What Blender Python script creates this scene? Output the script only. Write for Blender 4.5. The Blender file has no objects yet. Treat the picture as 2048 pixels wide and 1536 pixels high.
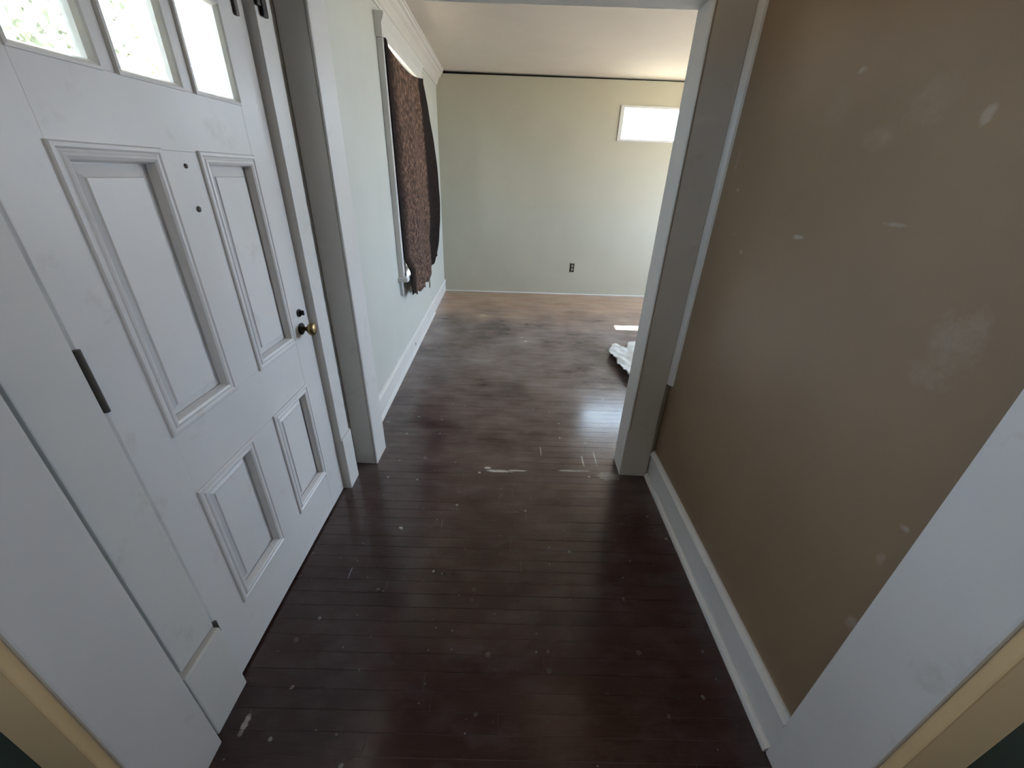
import bpy, bmesh, math, random
from mathutils import Vector, Matrix, noise
random.seed(7)
sc = bpy.context.scene
COL = sc.collection
rad = math.radians

# ------------------------------------------------------------------ camera
cam_d = bpy.data.cameras.new('camera'); cam = bpy.data.objects.new('camera', cam_d); COL.objects.link(cam)
cam_d.sensor_fit = 'HORIZONTAL'; cam_d.sensor_width = 36.0; cam_d.lens = 36.0 * 799.0 / 2048.0
cam_d.clip_start = 0.02
_p, _y, _r = rad(27.481), rad(0.7291), rad(2.1866)
_f = Vector((math.sin(_y) * math.cos(_p), math.cos(_y) * math.cos(_p), -math.sin(_p)))
_rt = Vector((math.cos(_y), -math.sin(_y), 0)); _up = _rt.cross(_f)
_r2 = _rt * math.cos(_r) + _up * math.sin(_r); _u2 = -_rt * math.sin(_r) + _up * math.cos(_r)
cam.matrix_world = Matrix(((_r2.x, _u2.x, -_f.x, 0), (_r2.y, _u2.y, -_f.y, 0), (_r2.z, _u2.z, -_f.z, 1.5155), (0, 0, 0, 1)))
sc.camera = cam

# ------------------------------------------------------------------ world, sun, exposure
sc.view_settings.view_transform = 'Standard'; sc.view_settings.look = 'None'
sc.view_settings.gamma = 1.0; sc.view_settings.use_curve_mapping = False
sc.view_settings.exposure = -0.25
w = bpy.data.worlds.new('sky'); sc.world = w; w.use_nodes = True
nt = w.node_tree; nt.nodes.clear()
wo = nt.nodes.new('ShaderNodeOutputWorld'); bg = nt.nodes.new('ShaderNodeBackground')
bg.inputs['Color'].default_value = (0.64, 0.79, 1.0, 1); bg.inputs['Strength'].default_value = 25.0
nt.links.new(bg.outputs[0], wo.inputs[0])

sun_d = bpy.data.lights.new('sun', 'SUN'); sun = bpy.data.objects.new('sun', sun_d); COL.objects.link(sun)
sun_d.energy = 170.0; sun_d.angle = rad(0.53); sun_d.color = (1.0, 0.94, 0.84)
sun.rotation_euler = Vector((-0.06, -1.0, -1.47)).to_track_quat('-Z', 'Y').to_euler()

def portal(name, loc, direction, sx, sy):
    d = bpy.data.lights.new(name, 'AREA'); d.shape = 'RECTANGLE'; d.size = sx; d.size_y = sy
    o = bpy.data.objects.new(name, d); COL.objects.link(o); o.location = loc
    o.rotation_euler = Vector(direction).to_track_quat('-Z', 'Y').to_euler()
    d.cycles.is_portal = True
    return o
portal('portal_door', (-1.03, 1.18, 1.81), (1, 0, 0), 0.72, 0.30)
portal('portal_far_window', (1.93, 5.96, 2.14), (0, -1, 0), 1.3, 0.4)
portal('portal_side_window', (3.78, 4.3, 1.5), (-1, 0, 0), 2.2, 1.7)
portal('portal_added_window', (2.34, -0.35, 1.52), (-1, 0, 0), 0.6, 1.2)
portal('portal_added_window', (-2.04, -0.35, 1.57), (1, 0, 0), 0.55, 1.0)
portal('portal_left_window', (-1.08, 3.9, 1.55), (1, 0, 0), 1.2, 1.6)

# ------------------------------------------------------------------ material helpers
def new_mat(name):
    m = bpy.data.materials.new(name); m.use_nodes = True
    t = m.node_tree; b = t.nodes['Principled BSDF']
    return m, t, b
def N(t, kind, **kw):
    n = t.nodes.new(kind)
    for k, v in kw.items():
        if k in n.inputs: n.inputs[k].default_value = v
        else: setattr(n, k, v)
    return n
def mixc(t, fac, a, b, blend='MIX'):
    n = t.nodes.new('ShaderNodeMix'); n.data_type = 'RGBA'; n.blend_type = blend
    for i, v in ((0, fac), (6, a), (7, b)):
        if hasattr(v, 'links') or isinstance(v, bpy.types.NodeSocket): t.links.new(v, n.inputs[i])
        elif isinstance(v, (int, float)): n.inputs[i].default_value = v
        else: n.inputs[i].default_value = (*v, 1) if len(v) == 3 else v
    return n.outputs[2]
def mth(t, op, a, b=None, c=None, clamp=False):
    n = t.nodes.new('ShaderNodeMath'); n.operation = op; n.use_clamp = clamp
    for i, v in enumerate((a, b, c)):
        if v is None: continue
        if isinstance(v, bpy.types.NodeSocket): t.links.new(v, n.inputs[i])
        else: n.inputs[i].default_value = v
    return n.outputs[0]
def ramp(t, sock, stops, interp='LINEAR'):
    n = t.nodes.new('ShaderNodeValToRGB'); n.color_ramp.interpolation = interp
    e = n.color_ramp.elements
    while len(e) < len(stops): e.new(0.5)
    for el, (p, c) in zip(e, stops):
        el.position = p; el.color = (c, c, c, 1) if isinstance(c, (int, float)) else (*c, 1)
    t.links.new(sock, n.inputs[0]); return n.outputs[0]
def wpos(t, scale=(1, 1, 1), obj=False):
    if obj: src = t.nodes.new('ShaderNodeTexCoord').outputs['Object']
    else: src = t.nodes.new('ShaderNodeNewGeometry').outputs['Position']
    mp = t.nodes.new('ShaderNodeMapping'); mp.inputs['Scale'].default_value = scale
    t.links.new(src, mp.inputs['Vector']); return mp.outputs[0]
def noise_tex(t, vec, scale, detail=4, rough=0.55):
    n = N(t, 'ShaderNodeTexNoise'); n.inputs['Scale'].default_value = scale
    n.inputs['Detail'].default_value = detail; n.inputs['Roughness'].default_value = rough
    t.links.new(vec, n.inputs['Vector']); return n.outputs['Fac']
def bump(t, b, height, strength, dist=0.002):
    n = N(t, 'ShaderNodeBump'); n.inputs['Strength'].default_value = strength; n.inputs['Distance'].default_value = dist
    t.links.new(height, n.inputs['Height']); t.links.new(n.outputs[0], b.inputs['Normal'])

def paint(name, col, rough=0.45, var=0.12, bs=0.15, spec=0.5, grime=None):
    m, t, b = new_mat(name)
    v = wpos(t)
    n1 = noise_tex(t, v, 3.0, 5); n2 = noise_tex(t, v, 60.0, 3)
    c2 = tuple(x * (1 - var) for x in col)
    c = mixc(t, ramp(t, n1, [(0.35, 0.0), (0.7, 1.0)]), col, c2)
    if grime:
        g = noise_tex(t, v, 9.0, 6, 0.65)
        c = mixc(t, mth(t, 'MULTIPLY', ramp(t, g, [(0.60, 0.0), (0.75, 1.0)]), 0.35), c, grime)
    t.links.new(c, b.inputs['Base Color'])
    b.inputs['Roughness'].default_value = rough; b.inputs['Specular IOR Level'].default_value = spec
    bump(t, b, mth(t, 'ADD', n2, mth(t, 'MULTIPLY', n1, 2.0)), bs, 0.0012)
    return m
def plain(name, col, rough=0.5, metal=0.0):
    m, t, b = new_mat(name); b.inputs['Base Color'].default_value = (*col, 1)
    v = wpos(t); n = noise_tex(t, v, 120.0, 3)
    t.links.new(mixc(t, n, tuple(x * 0.75 for x in col), col), b.inputs['Base Color'])
    b.inputs['Roughness'].default_value = rough; b.inputs['Metallic'].default_value = metal
    return m

WHITE = paint('white_gloss_paint', (0.74, 0.73, 0.72), 0.36, 0.06, 0.2, grime=(0.45, 0.40, 0.34))
CASING = paint('white_casing_paint', (0.72, 0.71, 0.685), 0.40, 0.06, 0.2, grime=(0.45, 0.40, 0.34))
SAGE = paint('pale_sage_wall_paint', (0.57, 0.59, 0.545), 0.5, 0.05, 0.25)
OLIVE = paint('sage_end_wall_tone', (0.43, 0.418, 0.335), 0.55, 0.05, 0.25)  # end wall tone, darker than SAGE
CEIL = paint('ceiling_paint', (0.70, 0.64, 0.57), 0.8, 0.05, 0.3)
TAN = paint('tan_casing_tone', (0.78, 0.57, 0.31), 0.5, 0.08, 0.2)  # even tan tone of the near casings
GREEN = paint('dark_green_paint', (0.065, 0.09, 0.07), 0.6, 0.1, 0.2)
DARKWOOD = plain('dark_bare_wood', (0.02, 0.012, 0.008), 0.8)
IRON = plain('dark_iron', (0.018, 0.014, 0.012), 0.45, 0.6)
BRASS = plain('aged_brass', (0.34, 0.25, 0.12), 0.35, 0.9)
STEEL = plain('painted_hinge_metal', (0.10, 0.09, 0.078), 0.5, 0.4)
OUTLETM = plain('outlet_plastic', (0.30, 0.26, 0.19), 0.5)
LAMPG = plain('opal_lamp_glass', (0.8, 0.74, 0.62), 0.4)
SIDING = paint('outer_siding', (0.7, 0.7, 0.68), 0.7, 0.05, 0.1)

# hall wall: taupe satin paint with rubbed spots
def taupe():
    m, t, b = new_mat('taupe_wall_paint')
    v = wpos(t)
    n1 = noise_tex(t, v, 2.2, 4); n2 = noise_tex(t, v, 55.0, 3)
    c = mixc(t, ramp(t, n1, [(0.35, 0.0), (0.7, 1.0)]), (0.265, 0.186, 0.116), (0.232, 0.163, 0.101))
    # rubbed chalky marks at their own places (y, z, half-width y, half-width z, strength)
    geo = t.nodes.new('ShaderNodeNewGeometry'); sep = t.nodes.new('ShaderNodeSeparateXYZ')
    t.links.new(geo.outputs['Position'], sep.inputs[0])
    nz = noise_tex(t, v, 28.0, 5, 0.7); edge = noise_tex(t, v, 45.0, 4, 0.7)
    spots = [(1.242, 1.385, .028, .007, 1.0), (1.664, 1.498, .013, .008, .9), (1.60, 1.35, .016, .006, .4), (1.52, 1.30, .012, .010, .7),
             (0.853, 1.640, .014, .020, .5), (0.604, 0.893, .012, .010, .9), (0.608, 0.790, .012, .022, .45),
             (0.94, 1.449, .035, .005, .5), (1.215, 1.772, .02, .008, .5), (1.25, 1.70, .05, .06, .10), (0.98, 1.68, .07, .05, .14),
             (0.705, 1.265, .055, .075, .24), (0.685, 1.312, .03, .022, .28), (0.72, 1.19, .05, .03, .25), (0.80, 1.76, .015, .03, .35),
             (1.08, 1.62, .05, .03, .22), (1.72, 1.60, .012, .05, .4), (0.585, 0.60, .015, .03, .4)]
    acc = None
    for y, z, ry, rz, s in spots:
        dy = mth(t, 'DIVIDE', mth(t, 'SUBTRACT', sep.outputs[1], y), ry); dz = mth(t, 'DIVIDE', mth(t, 'SUBTRACT', sep.outputs[2], z), rz)
        d = mth(t, 'ADD', mth(t, 'MULTIPLY', dy, dy), mth(t, 'MULTIPLY', dz, dz))
        d = mth(t, 'ADD', d, mth(t, 'MULTIPLY', mth(t, 'SUBTRACT', edge, 0.5), 3.0))
        k = mth(t, 'MULTIPLY', mth(t, 'SUBTRACT', 1.0, d, clamp=True), s)
        acc = k if acc is None else mth(t, 'MAXIMUM', acc, k)
    acc = mth(t, 'MULTIPLY', acc, ramp(t, nz, [(0.3, 0.25), (0.65, 1.0)]))
    c = mixc(t, acc, c, (0.48, 0.42, 0.37))
    t.links.new(c, b.inputs['Base Color'])
    b.inputs['Roughness'].default_value = 0.32
    bump(t, b, mth(t, 'ADD', n2, mth(t, 'MULTIPLY', noise_tex(t, v, 14.0, 3), 1.6)), 0.3, 0.0015)
    return m
TAUPE = taupe()

def floor_mat():
    m, t, b = new_mat('dark_stained_floorboards')
    geo = t.nodes.new('ShaderNodeNewGeometry'); sep = t.nodes.new('ShaderNodeSeparateXYZ')
    t.links.new(geo.outputs['Position'], sep.inputs[0])
    X, Y = sep.outputs[0], sep.outputs[1]
    v = wpos(t)
    oi = t.nodes.new('ShaderNodeObjectInfo')
    rnd = mth(t, 'ADD', mth(t, 'MULTIPLY', oi.outputs['Random'], 0.6), 0.2)
    # grain runs along x
    gv = wpos(t, (3.0, 60.0, 1.0)); grain = noise_tex(t, gv, 2.5, 6, 0.6)
    big = noise_tex(t, v, 2.0, 3, 0.5); blot = noise_tex(t, wpos(t, (0.6, 1.6, 1)), 7.0, 4, 0.6)
    dark = mixc(t, rnd, (0.016, 0.005, 0.0047), (0.039, 0.0115, 0.0095))
    c = mixc(t, ramp(t, grain, [(0.3, 0.0), (0.75, 1.0)]), dark, (0.038, 0.012, 0.010))
    # dust plus the room's glossy reflection put into the colour, strongest past the opening
    wy = N(t, 'ShaderNodeMapRange'); wy.inputs[1].default_value = 1.2; wy.inputs[2].default_value = 3.4
    t.links.new(Y, wy.inputs[0])
    dust_refl = mth(t, 'MULTIPLY', ramp(t, mth(t, 'ADD', mth(t, 'MULTIPLY', big, 0.6), mth(t, 'MULTIPLY', blot, 0.4)), [(0.28, 0.0), (0.70, 1.0)]),
               mth(t, 'ADD', mth(t, 'MULTIPLY', wy.outputs[0], 0.90), 0.09))
    c = mixc(t, dust_refl, c, (0.27, 0.222, 0.21))
    # bare orange-brown boards along the far wall
    fy = N(t, 'ShaderNodeMapRange'); fy.inputs[1].default_value = 4.25; fy.inputs[2].default_value = 5.3
    t.links.new(mth(t, 'ADD', Y, mth(t, 'MULTIPLY', mth(t, 'SUBTRACT', big, 0.5), 1.6)), fy.inputs[0])
    far = mixc(t, ramp(t, noise_tex(t, wpos(t, (1, 5, 1)), 2.0, 3), [(0.25, 0.0), (0.75, 1.0)]), (0.35, 0.18, 0.10), (0.41, 0.295, 0.21))
    c = mixc(t, mth(t, 'MULTIPLY', fy.outputs[0], 0.85), c, far)
    # dust, scratches, paint specks
    sc1 = noise_tex(t, wpos(t, (6, 40, 1)), 1.6, 8, 0.75)
    scr = ramp(t, sc1, [(0.64, 0.0), (0.80, 1.0)])
    c = mixc(t, mth(t, 'MULTIPLY', scr, 0.13), c, (0.30, 0.27, 0.25))
    sc2 = noise_tex(t, wpos(t, (30, 9, 1)), 1.9, 6, 0.7)
    c = mixc(t, mth(t, 'MULTIPLY', ramp(t, sc2, [(0.68, 0.0), (0.78, 1.0)]), 0.12), c, (0.34, 0.32, 0.31))
    for scl, dist, thr, amt in ((5.0, 0.032, 0.45, 0.55), (13.0, 0.038, 0.74, 0.40), (3.0, 0.028, 0.5, 0.25)):
        vo = N(t, 'ShaderNodeTexVoronoi'); vo.voronoi_dimensions = '2D'; vo.inputs['Scale'].default_value = scl
        wv = t.nodes.new('ShaderNodeVectorMath'); wv.operation = 'ADD'; nn = N(t, 'ShaderNodeTexNoise'); nn.inputs['Scale'].default_value = 40.0
        t.links.new(v, nn.inputs['Vector']); sm = t.nodes.new('ShaderNodeVectorMath'); sm.operation = 'SCALE'; sm.inputs['Scale'].default_value = 0.012
        t.links.new(nn.outputs['Color'], sm.inputs[0]); t.links.new(v, wv.inputs[0]); t.links.new(sm.outputs[0], wv.inputs[1])
        t.links.new(wv.outputs[0], vo.inputs['Vector'])
        sp = mth(t, 'LESS_THAN', vo.outputs['Distance'], dist)
        vc = t.nodes.new('ShaderNodeSeparateColor'); t.links.new(vo.outputs['Color'], vc.inputs[0])
        sp = mth(t, 'MULTIPLY', sp, mth(t, 'MULTIPLY', mth(t, 'GREATER_THAN', vc.outputs[0], thr), vc.outputs[1]))
        c = mixc(t, mth(t, 'MULTIPLY', sp, amt), c, (0.42, 0.40, 0.39))
    # dull haze of dust in soft patches
    hz = noise_tex(t, wpos(t, (1.0, 1.8, 1)), 4.5, 5, 0.65)
    c = mixc(t, mth(t, 'MULTIPLY', ramp(t, hz, [(0.48, 0.0), (0.72, 1.0)]), 0.13), c, (0.21, 0.195, 0.20))
    # smeared paint at the opening (x, y, rx, ry, s)
    edge = noise_tex(t, wpos(t, (10, 40, 1)), 2.2, 5, 0.7)
    acc = None
    for x, y, rx, ry, s in [(-0.10, 1.843, .022, .011, 1.0), (-0.03, 1.818, .085, .012, 1.0), (0.07, 1.826, .07, .008, .7), (0.40, 1.84, .10, .010, .45), (0.60, 1.80, .07, .035, .4),
                            (-0.145, 1.80, .01, .008, .8), (-0.49, 1.382, .009, .007, .7), (-0.77, 0.60, .01, .03, .7), (0.47, 1.93, .006, .06, .35), (0.55, 1.96, .005, .08, .3), (0.22, 2.02, .004, .05, .4)]:
        dx = mth(t, 'DIVIDE', mth(t, 'SUBTRACT', X, x), rx); dy = mth(t, 'DIVIDE', mth(t, 'SUBTRACT', Y, y), ry)
        d = mth(t, 'ADD', mth(t, 'ADD', mth(t, 'MULTIPLY', dx, dx), mth(t, 'MULTIPLY', dy, dy)), mth(t, 'MULTIPLY', mth(t, 'SUBTRACT', edge, 0.5), 3.2))
        k = mth(t, 'MULTIPLY', mth(t, 'SUBTRACT', 1.15, d, clamp=True), s)
        acc = k if acc is None else mth(t, 'MAXIMUM', acc, k)
    c = mixc(t, acc, c, (0.50, 0.47, 0.44))
    t.links.new(c, b.inputs['Base Color'])
    r = mth(t, 'ADD', 0.10, mth(t, 'MULTIPLY', blot, 0.18))
    r = mth(t, 'ADD', r, mth(t, 'MULTIPLY', acc, 0.4)); r = mth(t, 'ADD', r, mth(t, 'MULTIPLY', dust_refl, 0.06), clamp=True)
    t.links.new(r, b.inputs['Roughness'])
    b.inputs['Specular IOR Level'].default_value = 0.45
    hh = mth(t, 'ADD', noise_tex(t, wpos(t, (8, 26, 1)), 3.0, 4), mth(t, 'MULTIPLY', noise_tex(t, v, 90.0, 3), 0.25))
    bump(t, b, hh, 0.16, 0.003)
    b.inputs['Coat Weight'].default_value = 0.26; b.inputs['Coat Roughness'].default_value = 0.13
    return m
FLOOR = floor_mat()
GAP = plain('dusty_joint', (0.20, 0.165, 0.15), 0.9)

def glass_mat():
    m = bpy.data.materials.new('window_glass'); m.use_nodes = True; t = m.node_tree; t.nodes.clear()
    o = t.nodes.new('ShaderNodeOutputMaterial'); mx = t.nodes.new('ShaderNodeMixShader')
    tr = t.nodes.new('ShaderNodeBsdfTransparent'); gl = t.nodes.new('ShaderNodeBsdfGlossy'); gl.inputs['Roughness'].default_value = 0.02
    lw = t.nodes.new('ShaderNodeLayerWeight'); fac = mth(t, 'ADD', 0.03, mth(t, 'MULTIPLY', mth(t, 'POWER', lw.outputs['Facing'], 5.0), 0.8))
    tr.inputs['Color'].default_value = (0.95, 0.97, 0.96, 1)
    t.links.new(fac, mx.inputs[0]); t.links.new(tr.outputs[0], mx.inputs[1]); t.links.new(gl.outputs[0], mx.inputs[2])
    t.links.new(mx.outputs[0], o.inputs[0]); return m
GLASS = glass_mat()

def curtain_mat():
    m, t, b = new_mat('patterned_brown_blanket')
    tc = t.nodes.new('ShaderNodeUVMap'); tc.uv_map = 'UVMap'
    mp = t.nodes.new('ShaderNodeMapping'); mp.inputs['Scale'].default_value = (1.0, 1.0, 1.0); t.links.new(tc.outputs[0], mp.inputs[0])
    v = mp.outputs[0]
    sep = t.nodes.new('ShaderNodeSeparateXYZ'); t.links.new(v, sep.inputs[0])
    n = noise_tex(t, v, 26.0, 3, 0.6)
    vo = N(t, 'ShaderNodeTexVoronoi'); vo.feature = 'DISTANCE_TO_EDGE'; vo.inputs['Scale'].default_value = 13.0
    t.links.new(v, vo.inputs['Vector'])
    vo2 = N(t, 'ShaderNodeTexVoronoi'); vo2.inputs['Scale'].default_value = 26.0; t.links.new(v, vo2.inputs['Vector'])
    fig = mth(t, 'ADD', ramp(t, vo.outputs['Distance'], [(0.02, 0.9), (0.11, 0.0)]), ramp(t, vo2.outputs['Distance'], [(0.30, 0.0), (0.50, 0.7)]))
    fig = mth(t, 'MULTIPLY', fig, ramp(t, n, [(0.42, 0.05), (0.66, 1.0)]), clamp=True)
    # dark near hem border; shade of the flared far hem painted into the colour
    lo = N(t, 'ShaderNodeMapRange'); lo.inputs[1].default_value = 0.05; lo.inputs[2].default_value = 0.22; t.links.new(sep.outputs[0], lo.inputs[0])
    hi = N(t, 'ShaderNodeMapRange'); hi.inputs[1].default_value = 1.03; hi.inputs[2].default_value = 0.98; t.links.new(sep.outputs[0], hi.inputs[0])
    fig = mth(t, 'MULTIPLY', fig, mth(t, 'ADD', mth(t, 'MULTIPLY', mth(t, 'MULTIPLY', lo.outputs[0], hi.outputs[0]), 0.95), 0.05))
    c = mixc(t, mth(t, 'MULTIPLY', lo.outputs[0], hi.outputs[0]), (0.012, 0.008, 0.007), (0.055, 0.036, 0.030))
    c = mixc(t, mth(t, 'MULTIPLY', fig, 0.85), c, (0.24, 0.15, 0.105))
    t.links.new(c, b.inputs['Base Color']); b.inputs['Roughness'].default_value = 0.95
    b.inputs['Specular IOR Level'].default_value = 0.15
    bump(t, b, mth(t, 'ADD', fig, noise_tex(t, v, 120.0, 3)), 0.5, 0.004)
    return m
CURTAIN = curtain_mat()
def cloth_mat():
    m, t, b = new_mat('white_drop_cloth'); v = wpos(t)
    n = noise_tex(t, v, 14.0, 5)
    t.links.new(mixc(t, n, (0.46, 0.47, 0.45), (0.62, 0.62, 0.59)), b.inputs['Base Color'])
    b.inputs['Roughness'].default_value = 0.85; bump(t, b, n, 0.4, 0.01); return m
CLOTH = cloth_mat()
def leaf_mat():
    m, t, b = new_mat('pale_leaves')
    oi = noise_tex(t, wpos(t), 3.0, 3)
    t.links.new(mixc(t, oi, (0.50, 0.54, 0.42), (0.78, 0.80, 0.70)), b.inputs['Base Color'])
    b.inputs['Roughness'].default_value = 0.5; return m
LEAF = leaf_mat(); BARK = plain('bark', (0.16, 0.12, 0.09), 0.9)
GRASS = paint('dry_lawn', (0.36, 0.31, 0.235), 0.9, 0.3, 0.3)

# ------------------------------------------------------------------ mesh helpers
def link(name, bm, mat, parent=None, loc=(0, 0, 0), rz=0.0, smooth=False):
    bmesh.ops.recalc_face_normals(bm, faces=bm.faces[:])
    me = bpy.data.meshes.new(name); bm.to_mesh(me); bm.free()
    if mat: me.materials.append(mat)
    o = bpy.data.objects.new(name, me); COL.objects.link(o)
    o.location = loc; o.rotation_euler = (0, 0, rz)
    if smooth:
        for p in me.polygons: p.use_smooth = True
    if parent: o.parent = parent
    return o
def tag(o, label=None, cat=None, group=None, kind=None):
    if label: o['label'] = label
    if cat: o['category'] = cat
    if group: o['group'] = group
    if kind: o['kind'] = kind
    return o
def empty(name, loc=(0, 0, 0), rz=0.0):
    o = bpy.data.objects.new(name, None); COL.objects.link(o); o.location = loc; o.rotation_euler = (0, 0, rz); o.empty_display_size = 0.05
    return o
def box_bm(x0, x1, y0, y1, z0, z1, bev=0.0, seg=2):
    bm = bmesh.new(); bmesh.ops.create_cube(bm, size=1)
    for v in bm.verts:
        v.co = ((x0 + x1) / 2 + v.co.x * (x1 - x0), (y0 + y1) / 2 + v.co.y * (y1 - y0), (z0 + z1) / 2 + v.co.z * (z1 - z0))
    if bev: bmesh.ops.bevel(bm, geom=bm.edges[:], offset=bev, segments=seg, affect='EDGES', profile=0.6)
    return bm
def box(name, x0, x1, y0, y1, z0, z1, mat, parent=None, bev=0.0, loc=(0, 0, 0), rz=0.0):
    return link(name, box_bm(x0, x1, y0, y1, z0, z1, bev), mat, parent, loc, rz)
def extrude_bm(profile, axis, a, b):
    """closed 2-D profile swept along an axis from a to b; for axis 'y' the profile is (x, z), for 'x' (y, z), for 'z' (x, y)"""
    bm = bmesh.new()
    def P(q, s):
        return {'y': (q[0], s, q[1]), 'x': (s, q[0], q[1]), 'z': (q[0], q[1], s)}[axis]
    A = [bm.verts.new(P(q, a)) for q in profile]; B = [bm.verts.new(P(q, b)) for q in profile]
    n = len(profile)
    for i in range(n): bm.faces.new((A[i], A[(i + 1) % n], B[(i + 1) % n], B[i]))
    bm.faces.new(A); bm.faces.new(B)
    return bm
def cyl_bm(p0, p1, r0, r1=None, seg=20):
    r1 = r0 if r1 is None else r1
    bm = bmesh.new(); p0, p1 = Vector(p0), Vector(p1); d = p1 - p0
    bmesh.ops.create_cone(bm, cap_ends=True, segments=seg, radius1=r0, radius2=r1, depth=d.length)
    q = d.to_track_quat('Z', 'Y').to_matrix().to_4x4(); q.translation = (p0 + p1) / 2
    bmesh.ops.transform(bm, matrix=q, verts=bm.verts[:]); return bm
def lathe_bm(prof, origin, axis='x', seg=28):
    """profile list of (distance along axis, radius)"""
    bm = bmesh.new(); rings = []
    for d, r in prof:
        ring = []
        for i in range(seg):
            a = 2 * math.pi * i / seg; c, s = r * math.cos(a), r * math.sin(a)
            p = (d, c, s) if axis == 'x' else ((c, s, d) if axis == 'z' else (c, d, s))
            ring.append(bm.verts.new(Vector(origin) + Vector(p)))
        rings.append(ring)
    for A, B in zip(rings, rings[1:]):
        for i in range(seg): bm.faces.new((A[i], A[(i + 1) % seg], B[(i + 1) % seg], B[i]))
    bm.faces.new(rings[0]); bm.faces.new(rings[-1]); return bm
def wall_bm(u0, u1, v0, v1, d0, d1, holes, axis):
    """slab with rectangular holes; axis 'x': u=y, depth=x; axis 'y': u=x, depth=y"""
    us = sorted({u0, u1, *[h[0] for h in holes], *[h[1] for h in holes]}); vs = sorted({v0, v1, *[h[2] for h in holes], *[h[3] for h in holes]})
    us = [u for u in us if u0 <= u <= u1]; vs = [v for v in vs if v0 <= v <= v1]
    def full(i, j):
        if i < 0 or j < 0 or i >= len(us) - 1 or j >= len(vs) - 1: return False
        cu, cv = (us[i] + us[i + 1]) / 2, (vs[j] + vs[j + 1]) / 2
        return not any(h[0] < cu < h[1] and h[2] < cv < h[3] for h in holes)
    bm = bmesh.new(); cache = {}
    def V(i, j, k):
        if (i, j, k) not in cache:
            d = (d0, d1)[k]
            cache[(i, j, k)] = bm.verts.new((d, us[i], vs[j]) if axis == 'x' else (us[i], d, vs[j]))
        return cache[(i, j, k)]
    for i in range(len(us) - 1):
        for j in range(len(vs) - 1):
            if not full(i, j): continue
            for k in (0, 1): bm.faces.new((V(i, j, k), V(i + 1, j, k), V(i + 1, j + 1, k), V(i, j + 1, k)))
            for di, dj, e in ((-1, 0, ((i, j), (i, j + 1))), (1, 0, ((i + 1, j), (i + 1, j + 1))), (0, -1, ((i, j), (i + 1, j))), (0, 1, ((i, j + 1), (i + 1, j + 1)))):
                if not full(i + di, j + dj):
                    (a, b), (c, d) = e
                    bm.faces.new((V(a, b, 0), V(c, d, 0), V(c, d, 1), V(a, b, 1)))
    return bm
def struct(o, label, cat): return tag(o, label, cat, kind='structure')

CZ = 2.585                      # ceiling height
LW = ((-0.872, 2.3, 0.0), math.atan(0.0245))      # living-room left wall frame: local y runs along the wall, x out of it
FW = ((-0.95, 5.81, 0.0), math.atan(0.0134))      # far wall frame: local x along the wall
PW = ((-0.743, 1.852, 0.0), -math.atan(0.0247))   # partition with the wide opening: local x along it, y = 0 the casing face
OW = 1.4065                     # opening width
OH = 2.089

# ------------------------------------------------------------------ floor
floor = struct(box('floor', -2.0, 3.75, -3.15, 6.0, -0.12, -0.0014, GAP), 'dark stained narrow strip wood floor running through hall and room', 'floor')
ROW = 0.0572
def plank_bm(x0, x1, y0, y1, zt, bm=None):
    own = bm is None
    if own: bm = bmesh.new()
    c = 0.0004
    pts = [(x0, y0, -0.012), (x1, y0, -0.012), (x1, y1, -0.012), (x0, y1, -0.012), (x0, y0, zt - c), (x1, y0, zt - c), (x1, y1, zt - c), (x0, y1, zt - c),
           (x0 + c, y0 + c, zt), (x1 - c, y0 + c, zt), (x1 - c, y1 - c, zt), (x0 + c, y1 - c, zt)]
    V = [bm.verts.new(p) for p in pts]
    for f in ((0, 1, 5, 4), (1, 2, 6, 5), (2, 3, 7, 6), (3, 0, 4, 7), (4, 5, 9, 8), (5, 6, 10, 9), (6, 7, 11, 10), (7, 4, 8, 11), (8, 9, 10, 11)):
        bm.faces.new([V[i] for i in f])
    return bm
far_bm = bmesh.new(); nrow = 0
y = 0.30
while y < 5.86:
    y1 = min(y + ROW, 5.9)
    xa, xb = (-0.90, 0.86) if y1 < 1.96 else (-0.99, 3.62)
    x = xa - random.uniform(0.1, 0.8) if y1 < 1.96 else xa - random.uniform(0.0, 0.6)
    while x < xb:
        L = random.uniform(0.55, 1.9); x1 = min(x + L, xb)
        if xb - x1 < 0.25: x1 = xb
        p0 = max(x, xa); g = 0.0004
        if x1 - p0 > 0.02:
            zt = random.uniform(-0.0006, 0.0004)
            if y < 3.1 and p0 < 1.4:
                link('plank', plank_bm(p0 + g, x1 - g, y + g, y1 - g, zt), FLOOR, floor)
            else:
                plank_bm(p0 + g, x1 - g, y + g, y1 - g, zt, far_bm)
        x = x1
    y = y1
tag(link('distant_planks', far_bm, FLOOR, floor), kind='stuff')
y = -3.0
back_bm = bmesh.new()
while y < 0.29:
    plank_bm(-1.9, 2.2, y + .0006, min(y + ROW, 0.30) - .0006, 0.0, back_bm); y += ROW
tag(link('rear_planks', back_bm, FLOOR, floor), kind='stuff')

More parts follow.
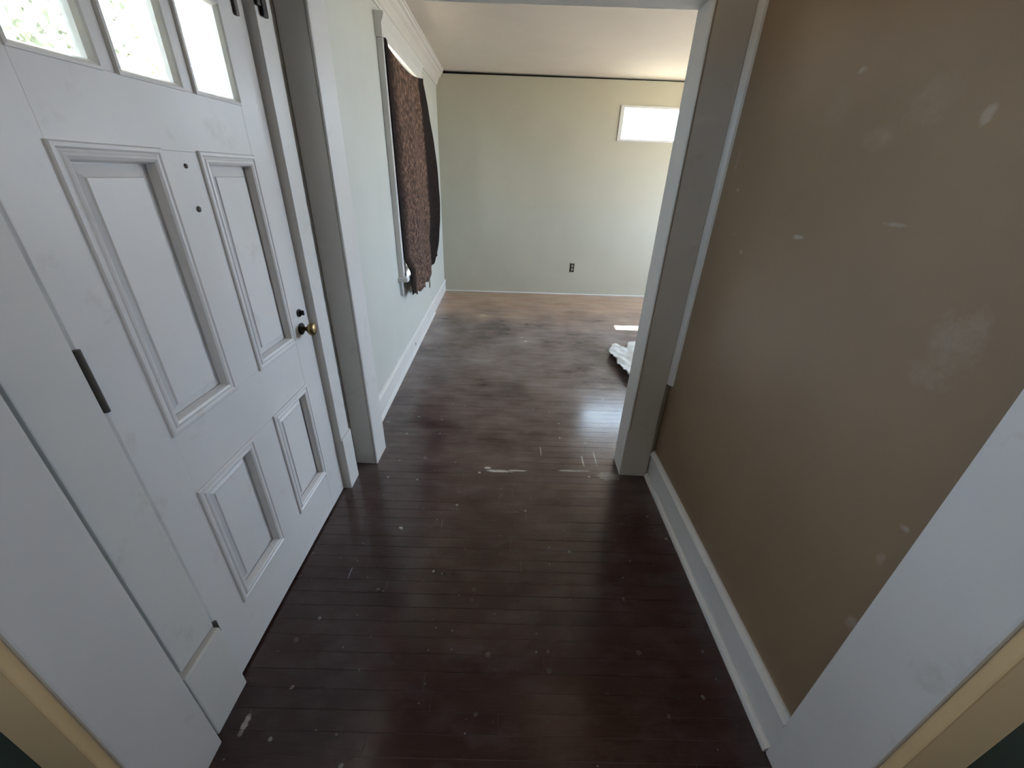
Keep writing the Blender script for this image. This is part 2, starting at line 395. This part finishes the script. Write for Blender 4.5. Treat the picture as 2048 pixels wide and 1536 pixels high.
# ------------------------------------------------------------------ ceiling and walls
struct(box('ceiling', -2.0, 3.75, -3.15, 6.0, CZ, CZ + 0.1, CEIL), 'off-white flat ceiling above the green room and hall', 'ceiling')
struct(link('wall_front', wall_bm(0.545, 1.985, -0.0014, CZ, -0.902, -0.868, [(0.700, 1.655, -1, 2.085)], 'x'), SIDING), 'painted wall holding the panelled front door', 'wall')
wl = struct(link('wall_left', wall_bm(-0.315, 3.62, -0.0014, CZ, -0.13, 0.0, [(1.02, 2.16, 0.80, 2.24)], 'x'), SAGE, None, *LW), 'pale sage green wall with the blanket-covered window', 'wall')
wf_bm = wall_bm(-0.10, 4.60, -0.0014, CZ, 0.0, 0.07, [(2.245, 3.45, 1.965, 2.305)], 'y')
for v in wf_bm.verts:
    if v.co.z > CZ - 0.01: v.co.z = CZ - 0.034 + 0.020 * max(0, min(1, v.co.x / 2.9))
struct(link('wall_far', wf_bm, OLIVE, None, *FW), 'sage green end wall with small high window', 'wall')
struct(box('trim_1', -0.10, 4.60, 0.072, 0.11, CZ - 0.12, CZ - 0.001, DARKWOOD, None, 0, *FW), 'dark open gap between ceiling and the far green wall', 'gap')
struct(box('trim_2', 0.0, 4.5, -0.012, 0.0, 0.0, 0.014, CASING, None, 0.002, *FW), 'thin pale strip along the foot of the far wall', 'trim')
struct(box('wall_right', 0.836, 0.95, 0.545, 1.83, -0.0014, CZ, TAUPE), 'scuffed taupe brown hall wall on the right', 'wall')
struct(link('wall_partition', wall_bm(-0.125, 4.38, -0.0014, CZ, 0.02, 0.137, [(-0.02, OW + 0.02, -1, OH + 0.02)], 'y'), SAGE, None, *PW), 'wall between hall and green room with wide opening', 'wall')
struct(link('wall_side', wall_bm(1.7, 6.0, -0.0014, CZ, 3.62, 3.75, [(3.2, 5.3, 0.75, 2.25)], 'x'), SAGE), 'green side wall with large window beyond view', 'wall')
struct(link('wall_near', wall_bm(-1.9, 2.2, -0.0014, CZ, 0.385, 0.54, [(-0.83, 0.832, -1, 2.10)], 'y'), GREEN), 'dark green wall around the near doorway', 'wall')
struct(box('wall_back', -1.9, 2.2, -3.12, -3.0, -0.0014, CZ, GREEN), 'dark green rear wall behind the viewer', 'wall')
struct(link('wall_back_left', wall_bm(-3.12, 0.54, -0.0014, CZ, -2.0, -1.9, [(-0.55, -0.12, 1.1, 2.05)], 'x'), GREEN), 'dark green left wall of the room behind', 'wall')
struct(link('wall_back_right', wall_bm(-3.12, 0.54, -0.0014, CZ, 2.2, 2.3, [(-0.60, -0.10, 0.95, 2.1)], 'x'), GREEN), 'dark green right wall of the room behind', 'wall')

# ------------------------------------------------------------------ near doorway (lining and casings)
nd = struct(empty('doorway_near'), 'wide white lining boards of the near doorway with tan casings', 'doorway')
box('lining_board', -0.828, -0.81, 0.384, 0.557, 0, 2.10, WHITE, nd, 0.005)
box('lining_board', 0.812, 0.830, 0.384, 0.560, 0, 2.10, WHITE, nd, 0.005)
box('head_board', -0.81, 0.812, 0.384, 0.557, 2.085, 2.103, WHITE, nd, 0.002)
box('side_casing', -0.935, -0.817, 0.360, 0.384, 0, 2.20, TAN, nd, 0.004)
box('side_casing', 0.819, 0.948, 0.360, 0.384, 0, 2.20, TAN, nd, 0.004)
box('head_casing', -0.817, 0.819, 0.360, 0.384, 2.09, 2.20, TAN, nd, 0.004)

# ------------------------------------------------------------------ front door
XD = -0.854
door = struct(empty('door_1', (XD, 1.177, 0)), 'white panelled front door with three small glass lights and brass knob', 'door')
door_inv = Matrix.Translation((-XD, -1.177, 0))
def dpart(name, bm, mat, parent=None, smooth=False):
    bmesh.ops.transform(bm, matrix=door_inv, verts=bm.verts[:])
    return link(name, bm, mat, parent or door, smooth=smooth)
DB = XD - 0.044
Y0, Y1 = 0.727, 1.627
pa, pb, pc, pd = 0.844, 1.103, 1.238, 1.493
z1, z2, z3, z4 = 1.543, 0.895, 0.703, 0.230
gz0, gz1 = 1.681, 1.925
dpart('stile', box_bm(DB, XD, Y0, pa, 0.012, 2.06, 0.0012), WHITE)
dpart('stile', box_bm(DB, XD, pd, Y1, 0.012, 2.06, 0.0012), WHITE)
for n_, a, b_ in (('bottom_rail', 0.012, z4), ('middle_rail', z3, z2), ('upper_rail', z1, gz0), ('top_rail', gz1, 2.06)):
    dpart(n_, box_bm(DB, XD - 0.0004, pa, pd, a, b_, 0.0012), WHITE)
dpart('mullion', box_bm(DB, XD - 0.0002, pb, pc, z4, z3, 0.0012), WHITE)
dpart('mullion', box_bm(DB, XD - 0.0002, pb, pc, z2, z1, 0.0012), WHITE)
def ring_bm(ya, yb, za, zb, prof, cap=True):
    bm = bmesh.new(); loops = []
    for d, h in prof:
        loops.append([bm.verts.new((XD + h, yy, zz)) for yy, zz in ((ya + d, za + d), (yb - d, za + d), (yb - d, zb - d), (ya + d, zb - d))])
    for A, B in zip(loops, loops[1:]):
        for i in range(4): bm.faces.new((A[i], A[(i + 1) % 4], B[(i + 1) % 4], B[i]))
    if cap: bm.faces.new(loops[-1])
    return bm
MOULD = [(-0.004, -0.004), (-0.004, 0.004), (-0.001, 0.0065), (0.006, 0.007), (0.010, 0.004), (0.013, 0.0035), (0.016, 0.006), (0.021, 0.007), (0.027, 0.004), (0.030, -0.004), (0.032, -0.017), (0.026, -0.02), (0.026, -0.03)]
PANEL = [(0.0, -0.034), (0.0, -0.021), (0.034, -0.021), (0.058, -0.012), (0.060, -0.0085), (0.063, -0.0085)]
for ya, yb in ((pa, pb), (pc, pd)):
    for za, zb in ((z4, z3), (z2, z1)):
        pn = dpart('panel', ring_bm(ya, yb, za, zb, PANEL), WHITE)
        dpart('moulding', ring_bm(ya, yb, za, zb, MOULD, cap=False), WHITE, pn)
# lights
G = [(0.848, 1.024), (1.063, 1.253), (1.298, 1.509)]
PDG = 1.509
dpart('muntin', box_bm(DB, XD - 0.004, 1.024, 1.063, gz0, gz1, 0.004), WHITE)
dpart('muntin', box_bm(DB, XD - 0.004, 1.253, 1.298, gz0, gz1, 0.004), WHITE)
BEAD = [(-0.002, -0.006), (-0.001, 0.003), (0.005, 0.004), (0.009, 0.0), (0.014, -0.010), (0.014, -0.022)]
for a, b_ in ((pa, 1.024), (1.063, 1.253), (1.298, pd + 0.002)):
    pane = dpart('pane', box_bm(XD - 0.024, XD - 0.021, a, b_, gz0, gz1), GLASS)
    dpart('glazing_bead', ring_bm(a, b_, gz0, gz1, BEAD, cap=False), WHITE, pane)
# hardware
rose = dpart('rose', lathe_bm([(0, 0.024), (0.004, 0.024), (0.007, 0.018), (0.008, 0.011)], (XD, 1.556, 0.93)), IRON, smooth=False)
dpart('knob', lathe_bm([(0.004, 0.009), (0.022, 0.0085), (0.028, 0.014), (0.034, 0.022), (0.042, 0.027), (0.050, 0.026), (0.056, 0.020), (0.059, 0.010)], (XD, 1.556, 0.93)), BRASS, smooth=True)
tl = dpart('lock_plate', lathe_bm([(0, 0.016), (0.004, 0.016), (0.006, 0.010)], (XD, 1.563, 0.995)), IRON)
dpart('thumb_turn', box_bm(XD + 0.003, XD + 0.022, 1.560, 1.566, 0.986, 1.006, 0.002), IRON, tl)
for za, zb in ((1.043, 1.184), (0.268, 0.312), (1.78, 1.90)):
    dpart('hinge', cyl_bm((XD + 0.007, 0.7205, za), (XD + 0.007, 0.7205, zb), 0.0065, seg=12), STEEL, smooth=False)
for zz, r in ((1.510, 0.006), (1.407, 0.008)):
    h = dpart('peg', lathe_bm([(0, r), (0.003, r * 0.9), (0.005, r * 0.5)], (XD - 0.0005, 1.178, zz), seg=12), STEEL)
dpart('surface_bolt', box_bm(XD - 0.001, XD + 0.010, 1.566, 1.584, 1.915, 2.02, 0.005), STEEL)

# door frame: casings with plinths
fr = struct(empty('door_frame', (-0.846, 1.177, 0)), 'white casing boards and plinths around the front door', 'door frame')
fi = Matrix.Translation((0.846, -1.177, 0))
def fpart(name, bm, mat, parent=None):
    bmesh.ops.transform(bm, matrix=fi, verts=bm.verts[:]); return link(name, bm, mat, parent or fr)
fpart('side_casing', box_bm(-0.868, -0.845, 0.5865, 0.7125, 0.31, 2.09, 0.003), CASING)
fpart('side_casing', box_bm(-0.868, -0.824, 1.641, 1.745, 0.31, 2.09, 0.003), CASING)
fpart('plinth', box_bm(-0.868, -0.830, 0.573, 0.7145, 0.0, 0.300, 0.005), CASING)
fpart('plinth', box_bm(-0.868, -0.816, 1.639, 1.750, 0.0, 0.312, 0.005), CASING)
fpart('head_casing', box_bm(-0.868, -0.824, 0.560, 1.745, 2.09, 2.20, 0.003), CASING)
fpart('jamb', box_bm(-0.90, -0.864, 1.632, 1.653, 0.0, 2.085, 0.001), CASING)
fpart('jamb', box_bm(-0.90, -0.864, 0.702, 0.722, 0.0, 2.085, 0.001), CASING)
fpart('head_jamb', box_bm(-0.90, -0.864, 0.722, 1.632, 2.064, 2.084, 0.001), CASING)
fpart('threshold', box_bm(-0.902, -0.862, 0.722, 1.632, -0.004, 0.008, 0.002), DARKWOOD)
# black latch keeper on the casing
lk = tag(empty('latch_keeper', (-0.824, 1.67, 1.94)), 'black iron latch keeper on casing beside the door glass', 'latch')
for (a, b_, c, d) in ((-0.006, 0.024, 0.0, 0.12), (-0.034, -0.012, 0.02, 0.12)):
    box('prong', 0.0, 0.014, a, b_, c, d, IRON, lk, 0.005)
box('plate', 0.0, 0.006, -0.036, 0.026, 0.06, 0.13, IRON, lk, 0.002)

# ------------------------------------------------------------------ wide opening between hall and room
wo_ = struct(empty('opening', *PW), 'white casings and lining of the wide opening to the green room', 'doorway')
def bead_casing(x0, x1, z0, z1, bead_left):
    """flat board with a rounded bead on the edge next to the opening; profile in (x, y), swept up z"""
    pts = []
    if bead_left:
        pts = [(x0, 0.02), (x0, 0.006), (x0 + 0.002, 0.001), (x0 + 0.006, -0.002), (x0 + 0.010, 0.001), (x0 + 0.012, 0.006), (x0 + 0.014, 0.001), (x1 - 0.002, 0.001), (x1, 0.003), (x1, 0.02)]
    else:
        pts = [(x0, 0.02), (x0, 0.003), (x0 + 0.002, 0.001), (x1 - 0.014, 0.001), (x1 - 0.012, 0.006), (x1 - 0.010, 0.001), (x1 - 0.006, -0.002), (x1 - 0.002, 0.001), (x1, 0.006), (x1, 0.02)]
    return extrude_bm(pts, 'z', z0, z1)
link('side_casing', bead_casing(-0.122, -0.0, 0.0, OH + 0.02, False), CASING, wo_)
link('side_casing', bead_casing(OW, OW + 0.150, 0.31, OH + 0.02, True), CASING, wo_)
box('plinth', OW - 0.001, OW + 0.152, -0.003, 0.02, 0.0, 0.312, CASING, wo_, 0.003)
link('corner_bead', extrude_bm([(OW + 0.150, 0.018), (OW + 0.150, 0.004), (OW + 0.157, -0.010), (OW + 0.166, -0.022), (OW + 0.1795, -0.030), (OW + 0.1795, 0.018)], 'z', 0.60, CZ), CASING, wo_)
box('head_casing', -0.122, OW + 0.15, 0.0, 0.02, OH + 0.02, OH + 0.14, CASING, wo_, 0.003)
box('lining_board', -0.019, 0.0, 0.02, 0.157, 0.0, OH, CASING, wo_, 0.002)
box('lining_board', OW, OW + 0.019, 0.02, 0.157, 0.0, OH, CASING, wo_, 0.002)
box('head_board', -0.019, OW + 0.019, 0.0205, 0.157, OH, OH + 0.019, CASING, wo_, 0.002)
box('rear_casing', OW + 0.019, OW + 0.14, 0.137, 0.157, 0.0, OH + 0.13, CASING, wo_, 0.003)
box('rear_casing', -0.105, -0.019, 0.137, 0.157, 0.0, OH + 0.13, CASING, wo_, 0.003)
box('rear_head_casing', -0.019, OW + 0.019, 0.137, 0.157, OH + 0.019, OH + 0.13, CASING, wo_, 0.003)

# ------------------------------------------------------------------ baseboards and crown
W0 = 0.836
br = struct(link('baseboard_right', extrude_bm([(W0, 0.0), (W0 - 0.014, 0.0), (W0 - 0.014, 0.142), (W0 - 0.020, 0.147), (W0 - 0.021, 0.160), (W0 - 0.016, 0.170), (W0 - 0.010, 0.174), (W0 - 0.007, 0.181), (W0, 0.181)], 'y', 0.562, 1.812), CASING), 'white baseboard with moulded cap along the taupe wall', 'baseboard')
link('shoe_moulding', extrude_bm([(W0 - 0.0142, 0.0), (W0 - 0.030, 0.0), (W0 - 0.030, 0.008), (W0 - 0.026, 0.018), (W0 - 0.020, 0.024), (W0 - 0.0142, 0.026)], 'y', 0.562, 1.808), CASING, br)
bl = struct(link('baseboard_left', extrude_bm([(0, 0.0), (0.015, 0.0), (0.015, 0.128), (0.020, 0.132), (0.021, 0.146), (0.014, 0.158), (0.006, 0.165), (0, 0.165)], 'y', -0.13, 3.505), CASING, None, *LW), 'white moulded baseboard below the blanket-covered window', 'baseboard')
link('shoe_moulding', extrude_bm([(0.0152, 0.0), (0.030, 0.0), (0.030, 0.009), (0.026, 0.018), (0.0152, 0.026)], 'y', -0.13, 2.42), CASING, bl)
box('paint_chip', 0.0145, 0.0165, 1.25, 1.27, 0.05, 0.075, DARKWOOD, bl)
cp = [(0, 2.43), (0.010, 2.43), (0.012, 2.445), (0.022, 2.452), (0.026, 2.475), (0.040, 2.505), (0.062, 2.528), (0.070, 2.545), (0.086, 2.552), (0.088, 2.572), (0.096, 2.575), (0.098, CZ), (0, CZ)]
struct(link('trim_3', extrude_bm(cp, 'y', -0.15, 3.50), CASING, None, *LW), 'white crown moulding running above the covered window', 'crown moulding')

# ------------------------------------------------------------------ left window (behind the blanket)
lwn = struct(empty('window_1', *LW), 'white cased window hidden behind the hanging brown blanket', 'window')
box('side_casing', 0.0, 0.040, 0.922, 1.03, 0.77, 2.26, CASING, lwn, 0.004)
box('side_casing', 0.0, 0.040, 2.15, 2.26, 0.77, 2.26, CASING, lwn, 0.004)
link('head_casing', extrude_bm([(0, 2.26), (0.040, 2.26), (0.044, 2.27), (0.044, 2.33), (0.052, 2.345), (0.062, 2.37), (0.062, 2.385), (0, 2.385)], 'y', 0.905, 2.28), CASING, lwn)
box('stool', -0.05, 0.075, 0.885, 2.30, 0.735, 0.77, CASING, lwn, 0.008)
box('apron', 0.0, 0.022, 0.925, 2.26, 0.62, 0.735, CASING, lwn, 0.004)
box('pane', -0.075, -0.072, 1.06, 2.12, 0.84, 2.20, GLASS, lwn)
s_ = link('sash', wall_bm(1.02, 2.16, 0.80, 2.24, -0.095, -0.055, [(1.065, 2.115, 0.86, 1.50), (1.065, 2.115, 1.54, 2.19)], 'x'), CASING, lwn)

# blanket
def blanket():
    bm = bmesh.new(); uvl = bm.loops.layers.uv.new('UVMap')
    NU, NV = 70, 110; grid = []
    for j in range(NV + 1):
        v = j / NV; row = []
        for i in range(NU + 1):
            u = i / NU
            y0 = 0.945 + 0.025 * v; y1 = 2.24 + 0.03 * math.sin(v * 3)
            yy = y0 + (y1 - y0) * u
            zt = 2.235 + 0.045 * u - 0.05 * math.sin(u * math.pi) ** 1.0 + (0.03 if u < 0.04 else 0)
            zb = 0.615 - 0.06 * math.sin(min(1, u * 2.2) * math.pi / 2) + max(0, (u - 0.55)) ** 1.3 * 0.42 + 0.012 * math.sin(u * 40)
            zz = zt + (zb - zt) * v
            hug = min(1.0, u / 0.14); hug = hug * hug * (3 - 2 * hug)
            x = 0.043 + (0.005 + 0.030 * math.sin(v * math.pi * 0.9) * math.sin(u * math.pi) ** 0.7) * hug
            x += 0.010 * math.sin(u * 17 + 2.2 * v) * (0.3 + v) * hug
            k = max(0.0, (u - 0.78) / 0.22); bell = max(0.0, math.sin(min(1.0, v * 1.02) * math.pi * 0.92)) ** 0.7 * (0.5 + 0.5 * v)
            x += 0.150 * k ** 1.1 * bell
            yy -= 0.05 * k * bell
            x += 0.008 * noise.noise(Vector((u * 6, v * 8, 3.1))) * hug
            st = max(0.0, min(1.0, (0.90 - zz) / 0.10)); x = x * (1 - st) + max(x, 0.086 + 0.012 * math.sin(u * 21)) * st
            if v < 0.02: x = 0.047 + 0.01 * u
            row.append((bm.verts.new((x, yy, zz)), (u * 1.25, v * 1.7)))
        grid.append(row)
    for j in range(NV):
        for i in range(NU):
            q = [grid[j][i], grid[j][i + 1], grid[j + 1][i + 1], grid[j + 1][i]]
            f = bm.faces.new([a for a, _ in q])
            for l, (_, uv) in zip(f.loops, q): l[uvl].uv = uv
    return bm
bk = link('blanket', blanket(), CURTAIN, None, *LW, smooth=True)
md = bk.modifiers.new('thickness', 'SOLIDIFY'); md.thickness = 0.006; md.offset = 1.0
tag(bk, 'brown patterned blanket hung over the left window as a curtain', 'blanket')

# small receptacle slot on left wall
sl = tag(empty('wall_socket', (LW[0][0] - 0.0245 * 2.27, 4.57, 0.40), LW[1]), 'small grey socket low on the wall beneath the blanket', 'socket')
box('socket_body', 0.0, 0.006, -0.03, 0.03, -0.05, 0.05, OUTLETM, sl, 0.002)
box('socket_face', 0.006, 0.008, -0.016, 0.016, -0.04, 0.04, IRON, sl, 0.001)

# ------------------------------------------------------------------ far wall: high window and bare outlet
hw = struct(empty('window_2', *FW), 'small bright high window on the far green wall', 'window')
for nm, a, b_, c, d in (('frame_side', 2.215, 2.262, 1.95, 2.32), ('frame_side', 3.44, 3.485, 1.95, 2.32), ('frame_head', 2.262, 3.44, 2.296, 2.32), ('frame_sill', 2.262, 3.44, 1.95, 1.973)):
    box(nm, a, b_, -0.012, 0.0, c, d, CASING, hw, 0.002)
box('pane', 2.25, 3.45, 0.050, 0.053, 1.97, 2.30, GLASS, hw)
ot = tag(empty('wall_outlet', (FW[0][0] + 1.817, 5.834, 0.385), FW[1]), 'uncovered beige outlet low on the far green wall', 'outlet')
box('outlet_box', -0.030, 0.030, -0.003, 0.0, -0.055, 0.055, IRON, ot, 0.001)
for xx in (-0.021, 0.021): box('strap', xx - 0.006, xx + 0.006, -0.007, -0.003, -0.062, 0.06, IRON, ot, 0.001)
for zz in (-0.024, 0.024): box('receptacle', -0.015, 0.015, -0.012, -0.003, zz - 0.018, zz + 0.018, OUTLETM, ot, 0.004)

# ------------------------------------------------------------------ crumpled cloth on the floor
def cloth():
    bm = bmesh.new(); NU, NV = 60, 70; g = []
    for j in range(NV + 1):
        v = j / NV; row = []
        yy = 2.96 + 0.95 * v
        # left outline of the cloth, near to far
        if v < 0.60: xl = 1.02 - 0.065 * (v / 0.60)
        else: xl = 0.955 + 0.15 * ((v - 0.60) / 0.40) ** 1.2
        for i in range(NU + 1):
            u = i / NU; xx = xl + (1.75 - xl) * u
            y2 = yy - 0.19 * (v ** 4) * math.exp(-((xx - 1.165) / 0.06) ** 2)
            if v < 0.15: y2 += 0.0
            n1 = noise.noise(Vector((xx * 5, y2 * 9, 1.7))); n2 = noise.noise(Vector((xx * 14, y2 * 20, 4.7)))
            z = 0.055 + 0.040 * n1 + 0.018 * n2
            z += 0.03 * (1 - v) * math.exp(-u * 3)
            if v > 0.8: z *= 0.45
            xx += 0.012 * noise.noise(Vector((0.5, y2 * 26, u * 4))) * (1 - u)
            row.append(bm.verts.new((xx, y2, max(0.004, z))))
        g.append(row)
    for j in range(NV):
        for i in range(NU): bm.faces.new((g[j][i], g[j][i + 1], g[j + 1][i + 1], g[j + 1][i]))
    return bm
ck = link('drop_cloth', cloth(), CLOTH, smooth=True)
md = ck.modifiers.new('thickness', 'SOLIDIFY'); md.thickness = 0.004; md.offset = -1
tag(ck, 'crumpled white cloth lying on the floor past the opening', 'cloth')

# ------------------------------------------------------------------ windows out of the view (they light the rooms)
def far_window(name, label, axis, pos, u0, u1, za, zb, mat):
    e = struct(empty(name), label, 'window')
    bm = wall_bm(u0, u1, za, zb, pos - 0.02, pos + 0.02, [(u0 + 0.06, (u0 + u1) / 2 - 0.03, za + 0.06, zb - 0.06), ((u0 + u1) / 2 + 0.03, u1 - 0.06, za + 0.06, zb - 0.06)], axis)
    link('sash', bm, mat, e); return e
far_window('window_3', 'large white sash window of the green room side wall', 'x', 3.69, 3.2, 5.3, 0.75, 2.25, CASING)
far_window('added_window_right', 'small unseen white sash window added on the right of the room behind for its light', 'x', 2.25, -0.60, -0.10, 0.95, 2.1, CASING)  # unseen window, added to brighten the left lining board
far_window('added_window_left', 'small unseen white sash window added on the left of the room behind for its light', 'x', -1.95, -0.55, -0.12, 1.1, 2.05, CASING)  # its counterpart, added to brighten the right lining board

# ------------------------------------------------------------------ unseen ceiling lamps, added for warm light
def added_ceiling_lamp(loc, power, label, col):
    e = tag(empty('added_ceiling_lamp', loc), label, 'lamp', group='added warm ceiling lamps')
    link('canopy', lathe_bm([(0, 0.09), (-0.02, 0.09), (-0.03, 0.06)], (0, 0, 0), 'z'), BRASS, e)
    link('shade', lathe_bm([(-0.02, 0.12), (-0.05, 0.14), (-0.09, 0.12), (-0.12, 0.06), (-0.125, 0.02)], (0, 0, 0), 'z'), LAMPG, e, smooth=True)
    d = bpy.data.lights.new('bulb', 'POINT'); d.energy = power; d.color = col; d.shadow_soft_size = 0.2
    o = bpy.data.objects.new('bulb', d); COL.objects.link(o); o.parent = e; o.location = (0, 0, -0.28)
added_ceiling_lamp((0.03, -0.65, CZ - 0.002), 10.0, 'unseen round ceiling lamp added behind the viewer for warm light', (1.0, 0.80, 0.56))  # added lamp, warms the tan casings and boards facing the viewer
added_ceiling_lamp((0.50, 1.58, CZ - 0.002), 0.8, 'unseen round ceiling lamp added in the hall for a warm corner glow', (1.0, 0.70, 0.42))  # added lamp, makes the warm glow high on the right wall

# ------------------------------------------------------------------ outside: lawn and trees seen through the door glass
struct(box('ground', -40, 40, -30, 50, -0.6, -0.4, GRASS), 'sunlit lawn outside', 'ground')
def tree(loc, h, rx, rz, nleaf, label, seed):
    rnd = random.Random(seed)
    e = tag(empty('tree', loc), label, 'tree', group='trees outside the front door')
    link('trunk', cyl_bm((0, 0, -0.02), (0, 0, h), 0.16, 0.08, 10), BARK, e)
    bm = bmesh.new()
    blobs = [(Vector((rnd.uniform(-1, 1) * rx * .7, rnd.uniform(-1, 1) * rx * .7, h + rnd.uniform(-.7, .7) * rz)), rnd.uniform(.35, .6) * rx) for _ in range(16)]
    for _ in range(nleaf):
        c, r = rnd.choice(blobs)
        d = Vector((rnd.gauss(0, 1), rnd.gauss(0, 1), rnd.gauss(0, 1))).normalized() * r * rnd.uniform(.6, 1.05)
        p = c + d; s = rnd.uniform(.06, .13)
        a = Vector((rnd.gauss(0, 1), rnd.gauss(0, 1), rnd.gauss(0, 1))).normalized(); b_ = a.orthogonal().normalized()
        if rnd.random() < .5: b_ = a.cross(b_)
        bm.faces.new([bm.verts.new(p + a * s), bm.verts.new(p + b_ * s * .5), bm.verts.new(p - a * s), bm.verts.new(p - b_ * s * .5)])
    o = link('leaves', bm, LEAF, e); o['kind'] = 'stuff'
tree((-6.2, 6.4, -0.4), 3.2, 1.7, 1.9, 9000, 'pale sunlit leafy tree outside seen in the leftmost glass light', 3)
tree((-7.0, 9.6, -0.4), 3.6, 1.5, 2.0, 8000, 'pale sunlit leafy tree outside seen in the middle glass light', 5)
